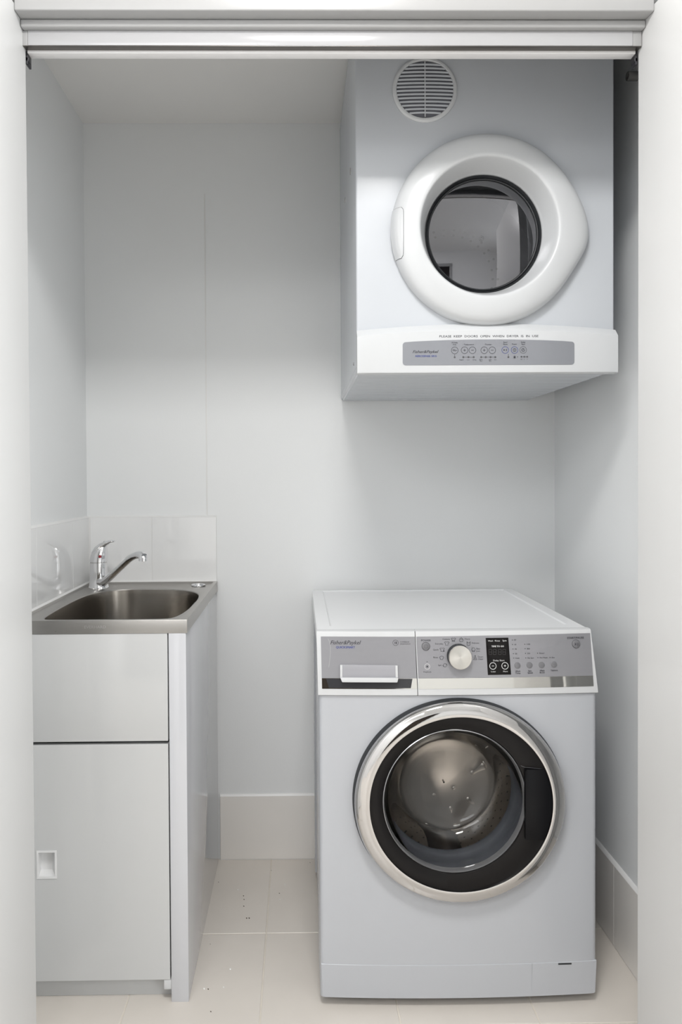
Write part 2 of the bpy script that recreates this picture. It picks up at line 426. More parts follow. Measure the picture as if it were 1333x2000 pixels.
# skirting: tiles with a bead of sealant along the top
def tiles_x(parent, edges, y, th, z0, z1, mat_, name):
    for a, b_ in zip(edges, edges[1:]):
        MB().box(a + .0008, b_ - .0008, y - th, y, z0, z1).obj(name, mat_, parent, bevel=0.0008, seg=1, smooth=None)
def tiles_y(parent, edges, x, th, z0, z1, mat_, name, sgn):
    for a, b_ in zip(edges, edges[1:]):
        x0, x1 = sorted((x, x + sgn * th))
        MB().box(x0, x1, a + .0008, b_ - .0008, z0, z1).obj(name, mat_, parent, bevel=0.0008, seg=1, smooth=None)
bb = MB().box(-0.2412, XR - .001, YB - 0.0070, YB - 0.0001, 0, 0.192).obj('baseboard_back', M['bead'], kind='structure', smooth=None)
tiles_x(bb, [-0.2412, 0.052, 0.345, 0.638, XR - .0085], YB - 0.0071, 0.0010, 0.002, 0.1905, M['skirt'], 'skirting_tile')
MB().prism([(YB - 0.008, 0.1908), (YB - 0.0001, 0.1908), (YB - 0.0001, 0.1965), (YB - 0.004, 0.1955)], 'x', -0.2412, XR - .001).obj('sealant_bead', M['bead'], bb)
br_ = MB().box(XR - 0.0070, XR - 0.0001, YF, YB - .009, 0, 0.192).obj('baseboard_right', M['bead'], kind='structure', smooth=None)
tiles_y(br_, [YF, 1.542, 1.835, 2.128, YB - .009], XR - 0.0071, 0.0010, 0.002, 0.1975, M['skirt'], 'skirting_tile', -1)
MB().prism([(XR - 0.008, 0.1978), (XR - 0.0001, 0.1978), (XR - 0.0001, 0.2045), (XR - 0.004, 0.203)], 'y', YF, YB - .009).obj('sealant_bead', M['bead'], br_)

# glazed splashback tiles above the sink
ZS0, ZS1 = 0.836, 1.0265
gb = MB().box(XL + .0001, -0.2460, YB - 0.0072, YB - .0001, ZS0, ZS1 - .001).obj('grout_bed', M['bead'], wall_back, smooth=None)
tiles_x(wall_back, [XL + .008, -0.4366, -0.2455], YB - 0.0073, 0.0008, ZS0, ZS1 - .0015, M['walltile'], 'wall_tile')
MB().prism([(YB - 0.008, ZS1 - .0012), (YB - .0001, ZS1 - .0012), (YB - .0001, ZS1 + .004), (YB - .003, ZS1 + .003)], 'x', XL + .0001, -0.2455).obj('sealant_bead', M['bead'], wall_back)
MB().box(XL + .0001, XL + .0072, 1.62, YB - .0085, ZS0, ZS1 - .001).obj('grout_bed', M['bead'], wall_left, smooth=None)
tiles_y(wall_left, [1.62, 1.82, 2.113, YB - .0085], XL + .0073, 0.0008, ZS0, ZS1 - .0015, M['walltile'], 'wall_tile', 1)
MB().prism([(XL + .008, ZS1 - .0012), (XL + .0001, ZS1 - .0012), (XL + .0001, ZS1 + .004), (XL + .003, ZS1 + .003)], 'y', 1.62, YB - .0085).obj('sealant_bead', M['bead'], wall_left)
MB().prism([(XL + .008, YB - .0125), (XL + .0125, YB - .008), (XL + .008, YB - .008)], 'z', ZS0, ZS1).obj('corner_bead', M['bead'], wall_left)

# ================================================================ LAUNDRY CABINET
cab = thing('laundry_cabinet', 'white gloss laundry cabinet under the steel sink', 'cabinet', (-0.435, 1.97, 0))
boxo('end_panel', (-0.2842, -0.2464, 1.658, YB - .009, 0.0, 0.8056), M['endpanel'], cab, bevel=0.0012)
cc = MB().box(-0.6275, -0.612, 1.682, 2.276, 0.06, 0.805).box(-0.612, -0.2845, 1.682, 2.276, 0.06, 0.076).box(-0.612, -0.2845, 2.268, 2.276, 0.076, 0.805)
cc.obj('carcass', M['cabin'], cab, smooth=None)
boxo('drawer_front', (-0.6275, -0.2868, 1.659, 1.677, 0.5712, 0.8055), M['cab'], cab, bevel=0.0012)
hx0, hx1, hz0, hz1 = -0.5715, -0.5318, 0.2762, 0.3335
dm = MB().box(-0.6275, -0.2868, 1.659, 1.677, 0.0485, 0.5645).mesh('door', 0.0012)
dm = boolean(dm, MB().box(hx0, hx1, 1.60, 1.70, hz0, hz1).mesh(), 'door', M['cab'])
door = add('door', dm, M['cab'], cab)
# recessed pull
hb = MB()
fo = 0.0042
hb.box(hx0 - .002, hx1 + .002, 1.6575, 1.6605, hz1 - fo + .002, hz1 + .002).box(hx0 - .002, hx1 + .002, 1.6575, 1.6605, hz0 - .002, hz0 + fo - .002)
hb.box(hx0 - .002, hx0 + fo - .002, 1.6575, 1.6605, hz0 - .002 + fo, hz1 + .002 - fo).box(hx1 - fo + .002, hx1 + .002, 1.6575, 1.6605, hz0 - .002 + fo, hz1 + .002 - fo)
hb.box(hx0, hx0 + .0022, 1.6606, 1.6765, hz0, hz1).box(hx1 - .0022, hx1, 1.6606, 1.6765, hz0, hz1)
hb.box(hx0, hx1, 1.6606, 1.6765, hz1 - .0022, hz1).box(hx0, hx1, 1.6606, 1.6765, hz0, hz0 + .002).box(hx0, hx1, 1.675, 1.6768, hz0, hz1)
hb.prism([(1.6606, hz0 + .002), (1.675, hz0 + .002), (1.675, hz0 + .010)], 'x', hx0 + .002, hx1 - .002)
hb.prism([(hx1 - .002, 1.6606), (hx1 - .002, 1.675), (hx1 - .013, 1.675)], 'z', hz0 + .002, hz1 - .002)
hb.obj('handle', M['pull'], door, smooth=None)
boxo('kickboard', (-0.6275, -0.2845, 1.684, 1.700, 0.0, 0.0595), M['cab'], cab, bevel=0.001)
boxo('foot_bracket', (-0.3007, -0.2845, 1.6605, 1.6838, 0.0265, 0.0478), M['plastic'], cab, bevel=0.0008)

# ================================================================ SINK
sink = thing('laundry_sink', 'stainless steel inset sink on top of the white cabinet', 'sink', (-0.435, 1.97, 0.808))
SX0, SX1, SY0, SY1, ST = -0.6252, -0.2435, 1.6580, 2.2765, 0.8348
hole = [(-0.2935, 1.698), (-0.2800, 1.717), (-0.2706, 1.7585), (-0.2645, 1.82), (-0.262, 1.89), (-0.262, 1.97), (-0.2680, 2.045), (-0.283, 2.092), (-0.312, 2.128), (-0.355, 2.149), (-0.405, 2.158), (-0.455, 2.160), (-0.495, 2.154), (-0.530, 2.136), (-0.555, 2.103), (-0.569, 2.055), (-0.5755, 1.99), (-0.578, 1.90), (-0.577, 1.80), (-0.574, 1.735), (-0.568, 1.705), (-0.552, 1.697), (-0.46, 1.696), (-0.37, 1.696)]
def smooth_loop(p, it=3):
    for _ in range(it):
        q = []
        for a, b_ in zip(p, p[1:] + p[:1]):
            q += [(a[0] * .75 + b_[0] * .25, a[1] * .75 + b_[1] * .25), (a[0] * .25 + b_[0] * .75, a[1] * .25 + b_[1] * .75)]
        p = q
    return p
hole = smooth_loop(hole, 2)
hcx, hcy = -0.42, 1.93
def rect_pt(p, x0, x1, y0, y1, r):
    """where the ray from the bowl centre through p meets a rectangle"""
    d = (p[0] - hcx, p[1] - hcy)
    t = min(((x1 if d[0] > 0 else x0) - hcx) / d[0] if abs(d[0]) > 1e-9 else 1e9, ((y1 if d[1] > 0 else y0) - hcy) / d[1] if abs(d[1]) > 1e-9 else 1e9)
    return (hcx + d[0] * t, hcy + d[1] * t)
# add exact corner directions so the outer rectangle keeps square corners
def with_corners(loop, corners):
    out = list(loop)
    for c in corners:
        ang = lambda q: math.atan2(q[1] - hcy, q[0] - hcx)
        ac = ang(c)
        for i in range(len(out)):
            a0, a1 = ang(out[i]), ang(out[(i + 1) % len(out)])
            if a1 < a0 - PI: a1 += 2 * PI
            acc = ac if ac >= a0 else ac + 2 * PI
            if a0 <= acc <= a1 and a1 - a0 < 1:
                t = (acc - a0) / (a1 - a0 + 1e-12)
                p, q = out[i], out[(i + 1) % len(out)]
                out.insert(i + 1, (p[0] + (q[0] - p[0]) * t, p[1] + (q[1] - p[1]) * t)); break
    return out
hole = with_corners(hole, [(SX0, SY0), (SX1, SY0), (SX1, SY1), (SX0, SY1)])
def scl(p, k): return (hcx + (p[0] - hcx) * k, hcy + (p[1] - hcy) * k)
R0 = [rect_pt(p, SX0, SX1, SY0, SY1, 0) for p in hole]
R1 = [rect_pt(p, SX0 + .010, SX1 - .010, SY0 + .010, SY1 - .016, 0) for p in hole]
R2 = [rect_pt(p, SX0 + .013, SX1 - .013, SY0 + .012, SY1 - .021, 0) for p in hole]
sm = MB()
z3 = lambda pts, z: [(x, y, z) for x, y in pts]
sm.loft([z3(R0, 0.8058), z3(R0, ST - .001), z3([scl(p, .998) for p in R0], ST), z3(R1, ST), z3(R2, ST - .0040), z3([scl(p, 1.022) for p in hole], ST - .0042), z3([scl(p, 1.006) for p in hole], ST - .0050), z3(hole, ST - .0075)])
sm.obj('rim', M['steel'], sink, smooth=40, fix=False)
bw = MB()
bw.loft([z3([scl(p, 1.0005) for p in hole], ST - .007), z3([scl(p, .99) for p in hole], ST - .02), z3([scl(p, .955) for p in hole], ST - .15), z3([scl(p, .92) for p in hole], ST - .175), z3([scl(p, .82) for p in hole], ST - .186), z3([scl(p, .12) for p in hole], ST - .190)], cap1=True)
bw.obj('bowl', M['bowl'], sink, smooth=60, fix=False)
bw2 = MB().loft([[(hcx + r * math.cos(a * PI / 16), hcy + r * math.sin(a * PI / 16), z) for a in range(32)] for r, z in ((.044, ST - .1885), (.042, ST - .186), (.030, ST - .1865), (.028, ST - .1885))])
bw2.obj('drain_ring', M['chrome'], sink, smooth=50)
# tap-hole cover
tcx, tcy = -0.2905, 2.205
tr_ = MB().loft([[(tcx + r * math.cos(a * PI / 16), tcy + r * .92 * math.sin(a * PI / 16), z) for a in range(32)] for r, z in ((.0205, ST - .003), (.0205, ST - .0005), (.018, ST + .0015), (.0145, ST + .0005), (.0135, ST - .003))])
thc = tr_.obj('tap_hole_ring', M['tapchrome'], sink, smooth=50)
MB().loft([[(tcx + r * math.cos(a * PI / 16), tcy + r * .92 * math.sin(a * PI / 16), ST - .0024) for a in range(32)] for r in (.014, .001)], cap1=True).obj('hole', M['rubber'], thc, smooth=None)
front_sink = lambda x, z: SY0
Print(front_sink, 0.0004).text('EVERHARD', 186, 1224.5, 5.5, 42, shear=0.0).obj('embossed_lettering', M['alu'], sink)

MB().prism([(-0.6217, ST - .0005), (-0.6180, ST - .0002), (-0.6217, ST + .0045)], 'y', SY0 + .002, SY1 - .002).obj('sealant_bead', M['bead'], sink)
MB().prism([(YB - .0082, ST - .0005), (YB - .0120, ST - .0002), (YB - .0082, ST + .0045)], 'x', SX0 + .006, SX1 - .002).obj('sealant_bead', M['bead'], sink)

# ================================================================ MIXER TAP
tap = thing('mixer_tap', 'chrome mixer tap with an angled spout at the back of the sink', 'tap', (-0.570, 2.182, ST - .003))
TX, TY, TZ = -0.570, 2.182, ST - .0042
def turn(prof, n=32, cx=TX, cy_=TY):
    return [[(cx + r * math.cos(2 * PI * k / n), cy_ + r * math.sin(2 * PI * k / n), z) for k in range(n)] for r, z in prof]
MB().loft(turn([(.0285, TZ), (.0285, TZ + .004), (.0265, TZ + .007), (.0252, TZ + .022), (.0250, TZ + .0235)]), True, True).obj('base', M['tapchrome'], tap, smooth=40)
MB().loft(turn([(.0246, TZ + .0235), (.0246, TZ + .068), (.0243, TZ + .072)]), True, True).obj('body', M['tapchrome'], tap, smooth=40)
MB().loft(turn([(.0236, TZ + .072), (.0236, TZ + .0755)]), True, True).obj('collar', M['chrome'], tap, smooth=40)
# lever: domed cap leaning into a tongue
lv = MB()
rings = []
n = 32
for k in range(11):
    t = k / 10
    z = TZ + .0755 + .046 * t
    sh = .010 * t ** 1.6
    r = .0252 * (1 - .10 * t - .52 * t ** 4)
    ring = []
    for a in range(n):
        ca, sa = math.cos(2 * PI * a / n), math.sin(2 * PI * a / n)
        zz = z + (ca * .012 + .002) * t ** 2
        ring.append((TX + sh + r * ca, TY + r * sa - sh * .35, zz))
    rings.append(ring)
lv.loft(rings, True, True)
q0 = Vector((TX, TY, TZ))
lv.tube([q0 + Vector(v) for v in ((-.014, .002, .098), (.0, .0, .111), (.014, -.006, .121), (.028, -.011, .129), (.040, -.015, .1335), (.047, -.017, .134), (.0495, -.018, .1335))],
        [(.014, .006), (.019, .010), (.0165, .0085), (.012, .006), (.010, .0042), (.009, .0034), (.005, .002)], seg=20)
lev = lv.obj('lever', M['tapchrome'], tap, smooth=50)
dp = Vector((TX + .0105, TY - .0225, TZ + .0915))
MB().loft([[(dp.x + r * math.cos(a * PI / 8), dp.y + yy, dp.z + r * math.sin(a * PI / 8)) for a in range(16)] for r, yy in ((.0042, .004), (.0042, -.0022), (.0032, -.003))], True, True).obj('temperature_dot', M['red'], lev, smooth=40)
# spout
spts = [at(193, 1136, 2.172), at(203, 1137, 2.150), at(213, 1128.5, 2.134), at(228, 1114.5, 2.110), at(243, 1100.5, 2.085), at(253, 1091.5, 2.066), at(262, 1086, 2.050), at(270, 1083.5, 2.036), at(277, 1084.5, 2.026), at(280.5, 1088, 2.021)]
MB().tube(spts, [(.013, .012), (.0125, .011), (.0115, .0100), (.0110, .0090), (.0110, .0088), (.0112, .0090), (.0114, .0094), (.0116, .0102), (.0112, .0112), (.0108, .0108)], seg=24).obj('spout', M['tapchrome'], tap, smooth=60)
e = at(279.5, 1089, 2.021)
MB().loft([[(e.x + r * math.cos(a * PI / 12), e.y + r * math.sin(a * PI / 12), e.z + dz) for a in range(24)] for r, dz in ((.0095, .006), (.0118, .003), (.0116, -.0035), (.0112, -.0037), (.0112, -.0088), (.0100, -.0092))], True, True).obj('aerator', M['tapchrome'], tap, smooth=40)

# ================================================================ WASHING MACHINE
wm = thing('washing_machine', 'white front-loading washing machine with a chrome-ringed round door', 'washing machine', (0.339, 1.94, 0))
WX0, WX1, WXC, WHW = 0.0400, 0.6380, 0.339, 0.300
def bulge(x): return 0.010 * (1 - min(1.0, ((x - WXC) / WHW) ** 2))
WF = 1.637
def front_outline(x0, x1, yf, yb, r=0.010, n=20, left_notch=False):
    """plan outline with a bowed front and rounded front corners, anticlockwise from front-left"""
    pts = []
    for i in range(5):
        a = PI + (PI / 2) * i / 4
        pts.append((x0 + r + r * math.cos(a), yf - bulge(x0 + r) + r + r * math.sin(a)))
    for i in range(1, n):
        x = x0 + r + (x1 - x0 - 2 * r) * i / n
        pts.append((x, yf - bulge(x)))
    for i in range(5):
        a = -PI / 2 + (PI / 2) * i / 4
        pts.append((x1 - r + r * math.cos(a), yf - bulge(x1 - r) + r + r * math.sin(a)))
    pts += [(x1, yb - .004), (x1 - .004, yb), (x0 + .004, yb), (x0, yb - .004)]
    if left_notch:
        for y, d in ((2.16, 0), (2.155, .004), (1.80, .004), (1.795, 0), (1.737, 0), (1.733, .003), (1.722, .003), (1.718, 0), (1.690, 0), (1.687, .0028), (1.676, .0028), (1.673, 0)):
            pts.append((x0 + d, y))
    return pts
DCX, DCZ = 0.3345, 0.4345
pc = at(889, 1565, 1.606); GX, GZ = pc.x, pc.z            # centre of the glass
low = MB().prism(front_outline(WX0, WX1, WF, 2.262, left_notch=True), 'z', 0.0215, 0.6735).mesh('low')
cut = MB().loft([ell(GX, GZ, .165, .165, 1.55, 64), ell(GX, GZ, .165, .165, 1.690, 64), ell(GX, GZ, .215, .215, 1.6905, 64), ell(GX, GZ, .215, .215, 2.02, 64)], True, True).mesh('cut')
low = boolean(low, cut, 'body', M['white'])
bmx = bmesh.new(); bmx.from_mesh(low)
t2 = MB().prism(front_outline(WX0 + .0005, WX1 - .0005, 1.664, 2.2618, left_notch=True), 'z', 0.6736, 0.776).mesh('t2')
bmx.from_mesh(t2); me = bpy.data.meshes.new('body'); bmx.to_mesh(me); bmx.free()
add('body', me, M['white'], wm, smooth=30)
# lid with a recessed top
lo = front_outline(0.0368, 0.6300, 1.6535, 2.262, r=0.006)
def lin(dx, dy0, dy1):
    x0, x1, y0, y1 = 0.0368, 0.6300, 1.6535, 2.262
    return [((x - .3334) * (1 - 2 * dx / (x1 - x0)) + .3334, (y - 1.9577) * (1 - (dy0 + dy1) / (y1 - y0)) + 1.9577 + (dy0 - dy1) / 2) for x, y in lo]
lz = lambda p, z: [(x, y, z) for x, y in p]
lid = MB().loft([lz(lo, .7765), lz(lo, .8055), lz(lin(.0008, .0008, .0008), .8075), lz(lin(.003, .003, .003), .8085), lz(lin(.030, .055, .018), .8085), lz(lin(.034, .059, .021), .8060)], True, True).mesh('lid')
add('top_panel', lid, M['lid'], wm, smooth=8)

# leaning control fascia, surface y(x, z)
ZP0, ZP1 = 0.6745, 0.8095
def pan(x, z):
    t = (z - ZP0) / (ZP1 - ZP0)
    return 1.6315 + 0.0175 * t - bulge(x)
def fascia(name, x0, x1, x0t, x1t):
    b = MB(); N_ = 16; rings = []
    for i in range(N_ + 1):
        u = i / N_; xb = x0 + (x1 - x0) * u; xt = x0t + (x1t - x0t) * u
        bo = bulge(xb); ed = 0
        rings.append([(xb, 1.665 - bo * .2, ZP0), (xb, pan(xb, ZP0) + .0035, ZP0), (xb, pan(xb, ZP0) + .0006, ZP0 + .0016), (xb, pan(xb, ZP0 + .004), ZP0 + .004),
                      (xt, pan(xt, ZP1 - .004), ZP1 - .004), (xt, pan(xt, ZP1) + .0010, ZP1 - .0010), (xt, pan(xt, ZP1) + .0045, ZP1), (xt, 1.6665 - bo * .2, ZP1)])
    b.loft(rings, True, True)
    return b.obj(name, M['plastic'], wm, smooth=40)
sb, st = onsurf(816.5, 1345, pan).x, onsurf(811.5, 1240, pan).x
drawer = fascia('detergent_drawer', 0.0385, sb - .0009, 0.0362, st - .0009)
panel = fascia('control_panel', sb + .0006, 0.6392, st + .0006, 0.6295)
patch(lambda x, z: pan(x, z) + .004, [(st - .0009, ZP1 - .001), (st + .0006, ZP1 - .001), (sb + .0006, ZP0 + .001), (sb - .0009, ZP0 + .001)], 0, .0005, 1, 2).obj('seam', M['rubber'], drawer, smooth=None)
def plate(name, pts, m, parent, o0, o1, surf=pan, bevel=0, nx=14, nz=3):
    return patch(surf, quadpx(surf, *pts), o0, o1, nx, nz).obj(name, m, parent, bevel=bevel, smooth=35)
plate('silver_plate', ((627, 1243), (810.5, 1243.5), (814.5, 1324.5), (629, 1324)), M['silver'], drawer, 0, .0009)
plate('silver_plate', ((813.5, 1243.5), (1153, 1236.3), (1158.8, 1319), (817.5, 1324.5)), M['silver'], panel, 0, .0009)
plate('mirror_strip', ((629, 1324.5), (814.5, 1325), (815.5, 1345.5), (629.5, 1345)), M['mirror'], drawer, -.002, .0006)
plate('mirror_strip', ((817.5, 1325), (1158.8, 1319.5), (1160, 1340), (818.5, 1345.8)), M['mirror'], panel, 0, .0008)
# drawer pull: pale cup with a thick white lower lip
plate('pull_shade_plate', ((637, 1325.2), (806, 1325.6), (803, 1344), (643, 1343.2)), M['recess'], drawer, .0004, .0010, nx=8)  # flat dark plate painted in for the dark reflection below the pull
pull = plate('drawer_pull', ((664.5, 1297.5), (776, 1298.5), (777, 1323), (664.5, 1322.5)), M['silver2'], drawer, .0006, .0050, bevel=.0006)
pull.data.materials[0] = mat('pale_cup', (0.36, 0.36, 0.385), 0.28, var=0.01)
plate('pull_lip', ((664.5, 1321.5), (777.5, 1322), (775.5, 1330.5), (668, 1330)), M['plastic'], pull, .0006, .0120, bevel=.0014, nx=6, nz=2)
plate('pull_edge', ((664.5, 1297.5), (669, 1297.5), (669, 1322), (664.5, 1322)), M['plastic'], pull, .0048, .0068, bevel=.0005, nx=2)
plate('pull_edge', ((772, 1298.5), (776.5, 1298.5), (777.3, 1322), (772.5, 1322)), M['plastic'], pull, .0048, .0068, bevel=.0005, nx=2)
# loose clear film edge curling on the left
Print(pan, .0013).line([(641, 1247), (644, 1253), (645.6, 1263), (645.8, 1275), (644.5, 1289), (642.5, 1303)], 0.55).obj('film_edge', M['film'], drawer)

SIL = .0012
pr = Print(pan, SIL)
pr.text('Fisher&Paykel', 675.5, 1254.6, 7.4, 60, shear=0.35, bold=0.25)
pr.ring(773, 1255.2, 5.4, .6); pr.text('18', 773.2, 1255.2, 4.6, 4.6, bold=0.3)
pr.text('POWERED BY', 782, 1253.6, 2.0, 18, 'l'); pr.text('SMARTDRIVE', 782, 1257.6, 2.0, 20, 'l')
pr.obj('lettering', M['ink'], drawer)
Print(pan, SIL).text('QUICKSMART', 675, 1264, 4.0, 37, bold=0.35).obj('blue_lettering', M['blue'], drawer)

pr = Print(pan, SIL)
pr.text('POWER', 832.3, 1250.6, 3.3, 19, bold=0.25)
pr.disc(834.6, 1292.2, .8)
pr.poly([(q.x, q.z) for q in [onsurf(a, b_, pan) for a, b_ in ((833.2, 1303.2), (836.6, 1303.2), (836.6, 1300.6), (833.2, 1300.6))]])
pr.ring(834.9, 1300.6, 1.2, .6, 0, 180, 8)
pr.text('Keylock', 835.4, 1312, 2.6, 15.5)
for body, px, py, al in (('Cottons', 879, 1248, 'r'), ('Everyday', 866, 1257, 'r'), ('Quick', 857, 1268.6, 'r'), ('Rinse', 856, 1283.6, 'r'), ('Spin', 863, 1298.8, 'r'), ('Heavy', 908, 1247.6, 'l'), ('Delicate', 922, 1255.6, 'l'), ('Easy', 931, 1266.6, 'l'), ('iron', 931, 1271.2, 'l'), ('Drum', 934, 1282.4, 'l'), ('Clean', 934, 1287, 'l')):
    pr.text(body, px, py, 3.0, None, al)
shirt = [(-2, -3.6), (-4.6, -2.6), (-3.9, -.6), (-2.6, -1), (-2.6, 3.4), (2.6, 3.4), (2.6, -1), (3.9, -.6), (4.6, -2.6), (2, -3.6), (1, -2.8), (-1, -2.8)]
def icon(px, py, kind):
    pr.line([(px + a, py + b_) for a, b_ in shirt], .55, True) if kind in 'ceq' else None
    if kind == 'c': pr.line([(px - 2.4, py + .6), (px + 2.4, py + .6)], .5); pr.line([(px - 2.4, py + 2), (px + 2.4, py + 2)], .5)
    if kind == 'q': pr.disc(px + 3.2, py + 2.6, 1.3)
    if kind == 'h': pr.line([(px - 3.2, py - 1), (px, py - 3.8), (px + 3.2, py - 1), (px + 3.8, py + 1), (px + 2.6, py + 3.6), (px - 2.6, py + 3.6), (px - 3.8, py + 1)], .6, True); pr.line([(px - 3, py - .6), (px + 3, py - .6)], .5)
    if kind == 'd': pr.line([(px - 2.8, py + 3.6), (px - 3.2, py - 3.4), (px - 1.6, py - 1.2), (px + 1.6, py - 1.2), (px + 3.2, py - 3.4), (px + 2.8, py + 3.6)], .6, True)
    if kind == 'i': pr.line([(px - 1.8, py - 3.6), (px + 1.8, py - 3.6), (px + 3.4, py - .4), (px + 2, py + 3.6), (px - 2, py + 3.6), (px - 3.4, py - .4)], .6, True); pr.line([(px - 2, py + 1.8), (px + 2, py + 1.8)], .5)
    if kind == 'u': pr.line([(px - .6, py - 4), (px - .6, py - 1.4), (px - 2.8, py + 4), (px + 3.4, py + 4), (px + 1.2, py - 1.4), (px + 1.2, py - 4)], .6, True); pr.line([(px - 1.6, py + 1), (px + 2.2, py + 1)], .5); pr.disc(px - 3.6, py - 1, .5)
    if kind == 's': pr.ring(px, py, 3.2, .6); pr.line([(px - 4.6, py), (px - 2.6, py + 2.6)], .6); pr.line([(px + 4.6, py), (px + 2.6, py - 2.6)], .6)
    if kind == 'r': pr.line([(px - 3.4, py - 2.6), (px - 1, py - 3.4), (px + 1, py - 3.4), (px + 3.4, py - 2.6), (px + 4, py), (px + 2.6, py + .4), (px + 2.4, py + 3), (px - 2.4, py + 3), (px - 2.6, py + .4), (px - 4, py)], .6, True)
for px, py, k in ((886, 1249.3, 'c'), (873, 1256.5, 'e'), (864, 1268.6, 'q'), (863, 1284.8, 'r'), (869.5, 1299, 's'), (901.3, 1249, 'h'), (915.5, 1256.3, 'd'), (925, 1268.5, 'i'), (928, 1284, 'u')): icon(px, py, k)
for px, py, body in ((1000.8, 1249.7, '90'), (1001.4, 1258.4, '60'), (1002.1, 1267.3, '40'), (1002.8, 1276.3, '20'), (1003.4, 1285.1, 'Cold'), (1025.2, 1258, '1100'), (1025.9, 1266.8, '800'), (1026.6, 1275.8, '500'), (1027.2, 1284.7, 'No Spin'), (1050.2, 1275.4, 'Rinse+'), (1050.8, 1284.1, 'Pre Wash'), (1074.5, 1283.8, 'Eco')):
    pr.disc(px, py, .85, 10); pr.text(body, px + 3.6, py, 2.7, None, 'l')
for px, py, body in ((1011.6, 1310.4, 'Wash'), (1011.9, 1314.2, 'Temp'), (1035.2, 1309.8, 'Spin'), (1035.6, 1313.6, 'Speed'), (1059, 1309.2, 'Wash'), (1059.3, 1313, 'Boost'), (1082.8, 1308.6, 'Options')):
    pr.text(body, px, py, 2.9, None, 'c', bold=0.15)
pr.text('START/PAUSE', 1124, 1245.3, 3.4, 33.5, bold=0.25)
pr.obj('lettering', M['ink'], panel)
ky = Print(pan, SIL); ky.ring(834.8, 1301.6, 5.2, .6); ky.obj('keylock_ring', M['lightink'], panel)

def button(px, py, r, m, name='button', ring_=True, o=.0012, th=.0022):
    p = onsurf(px, py, pan); k = p.y / F; y0 = pan(p.x, p.z); n_ = 28
    def c(rr, off): return [(p.x + rr * k * math.cos(2 * PI * i / n_), pan(p.x + rr * k * math.cos(2 * PI * i / n_), p.z + rr * k * math.sin(2 * PI * i / n_)) - off, p.z + rr * k * math.sin(2 * PI * i / n_)) for i in range(n_)]
    b = MB().loft([c(r, o - .001), c(r, o + th * .7), c(r - .8, o + th), c(.1, o + th * .95)], True, True).obj(name, m, panel, smooth=40)
    if ring_: Print(pan, o + .0001).ring(px, py, r + .3, .9).obj('button_surround', M['greyink'], b)
    return b
bt = button(832.2, 1262, 7.6, M['btn'], 'power_button')
Print(pan, .0036).ring(832.2, 1262, 3.4, .5).obj('power_mark', M['greyink'], bt)
bt = button(1125.5, 1257.4, 7.6, M['btn'], 'start_button')
pp = Print(pan, .0036)
pp.poly([(q.x, q.z) for q in [onsurf(a, b_, pan) for a, b_ in ((1122.6, 1255), (1125.4, 1257.4), (1122.6, 1259.8))]])
pp.line([(1127, 1255.2), (1127, 1259.6)], .8); pp.line([(1129, 1255.2), (1129, 1259.6)], .8); pp.obj('play_pause_mark', M['ink'], bt)
for px, py in ((1011, 1299.2), (1034.6, 1298.8), (1058.3, 1298.4), (1082.4, 1297.4)):
    button(px, py, 5.8, M['btn'], 'option_button', ring_=False, th=.0014)

# dark display window
dsp = plate('display', ((949, 1245.8), (993.2, 1245.2), (998.8, 1317.3), (953.4, 1318.2)), M['blackgloss'], panel, .0004, .0014, bevel=.0004, nx=4)
DSO = .0017
dp_ = Print(pan, DSO)
for body, px, py in (('Wash', 958.2, 1251.3), ('Rinse', 971.8, 1251.1), ('Spin', 985.6, 1250.8)): dp_.text(body, px, py, 2.9, 10 if body != 'Spin' else 8)
dp_.text('TIME TO GO', 972.3, 1262, 3.1, 24.5, bold=0.2); dp_.text('Delay Start', 974.6, 1289.5, 3.0, 22)
for px, py, s_, lab in ((963, 1300.3, '-', 'Less'), (986.6, 1300, '+', 'More')):
    dp_.ring(px, py, 6.4, 1.0)
    dp_.line([(px - 1.8, py), (px + 1.8, py)], .9)
    if s_ == '+': dp_.line([(px, py - 1.8), (px, py + 1.8)], .9)
    dp_.text(lab, px + .9, py + 10.8, 2.7, 9)
dp_.obj('display_lettering', M['lightink'], dsp)
sg = Print(pan, DSO)
for px in (958, 966.5, 976.5, 985):
    for a, b_ in (((-2.4, -5), (2.4, -5)), ((-2.4, 0), (2.4, 0)), ((-2.4, 5), (2.4, 5)), ((-2.8, -4.6), (-2.8, -.4)), ((2.8, -4.6), (2.8, -.4)), ((-2.8, .4), (-2.8, 4.6)), ((2.8, .4), (2.8, 4.6))):
        sg.line([(px + a[0], 1273 + a[1]), (px + b_[0], 1273 + b_[1])], 1.0)
sg.obj('unlit_digits', M['dimink'], dsp)

# programme knob
kp = onsurf(896.2, 1280.6, pan)
kr = 23.2 * kp.y / F
def kring(r, off): return [(kp.x + r * math.cos(2 * PI * i / 48), pan(kp.x, kp.z + r * math.sin(2 * PI * i / 48)) - off, kp.z + r * math.sin(2 * PI * i / 48)) for i in range(48)]
kb = MB().loft([kring(kr, .0008), kring(kr, .003), kring(kr * .975, .0165)], True, True).obj('program_knob', M['rubber'], panel, smooth=40)
KM = MB().loft([kring(kr * .978, .0160), kring(kr * .985, .0172), kring(kr * .965, .0186), kring(kr * .90, .0188), kring(kr * .002, .0188)], False, True)
# centre the cap on its own origin so its radial brushing runs round its axis
kc = Vector((kp.x, pan(kp.x, kp.z) - .018, kp.z))
KM.v = [(a - kc.x, b_ - kc.y, c_ - kc.z) for a, b_, c_ in KM.v]
kcap = KM.obj('knob_cap', M['knob'], kb, smooth=40); kcap.location = kc

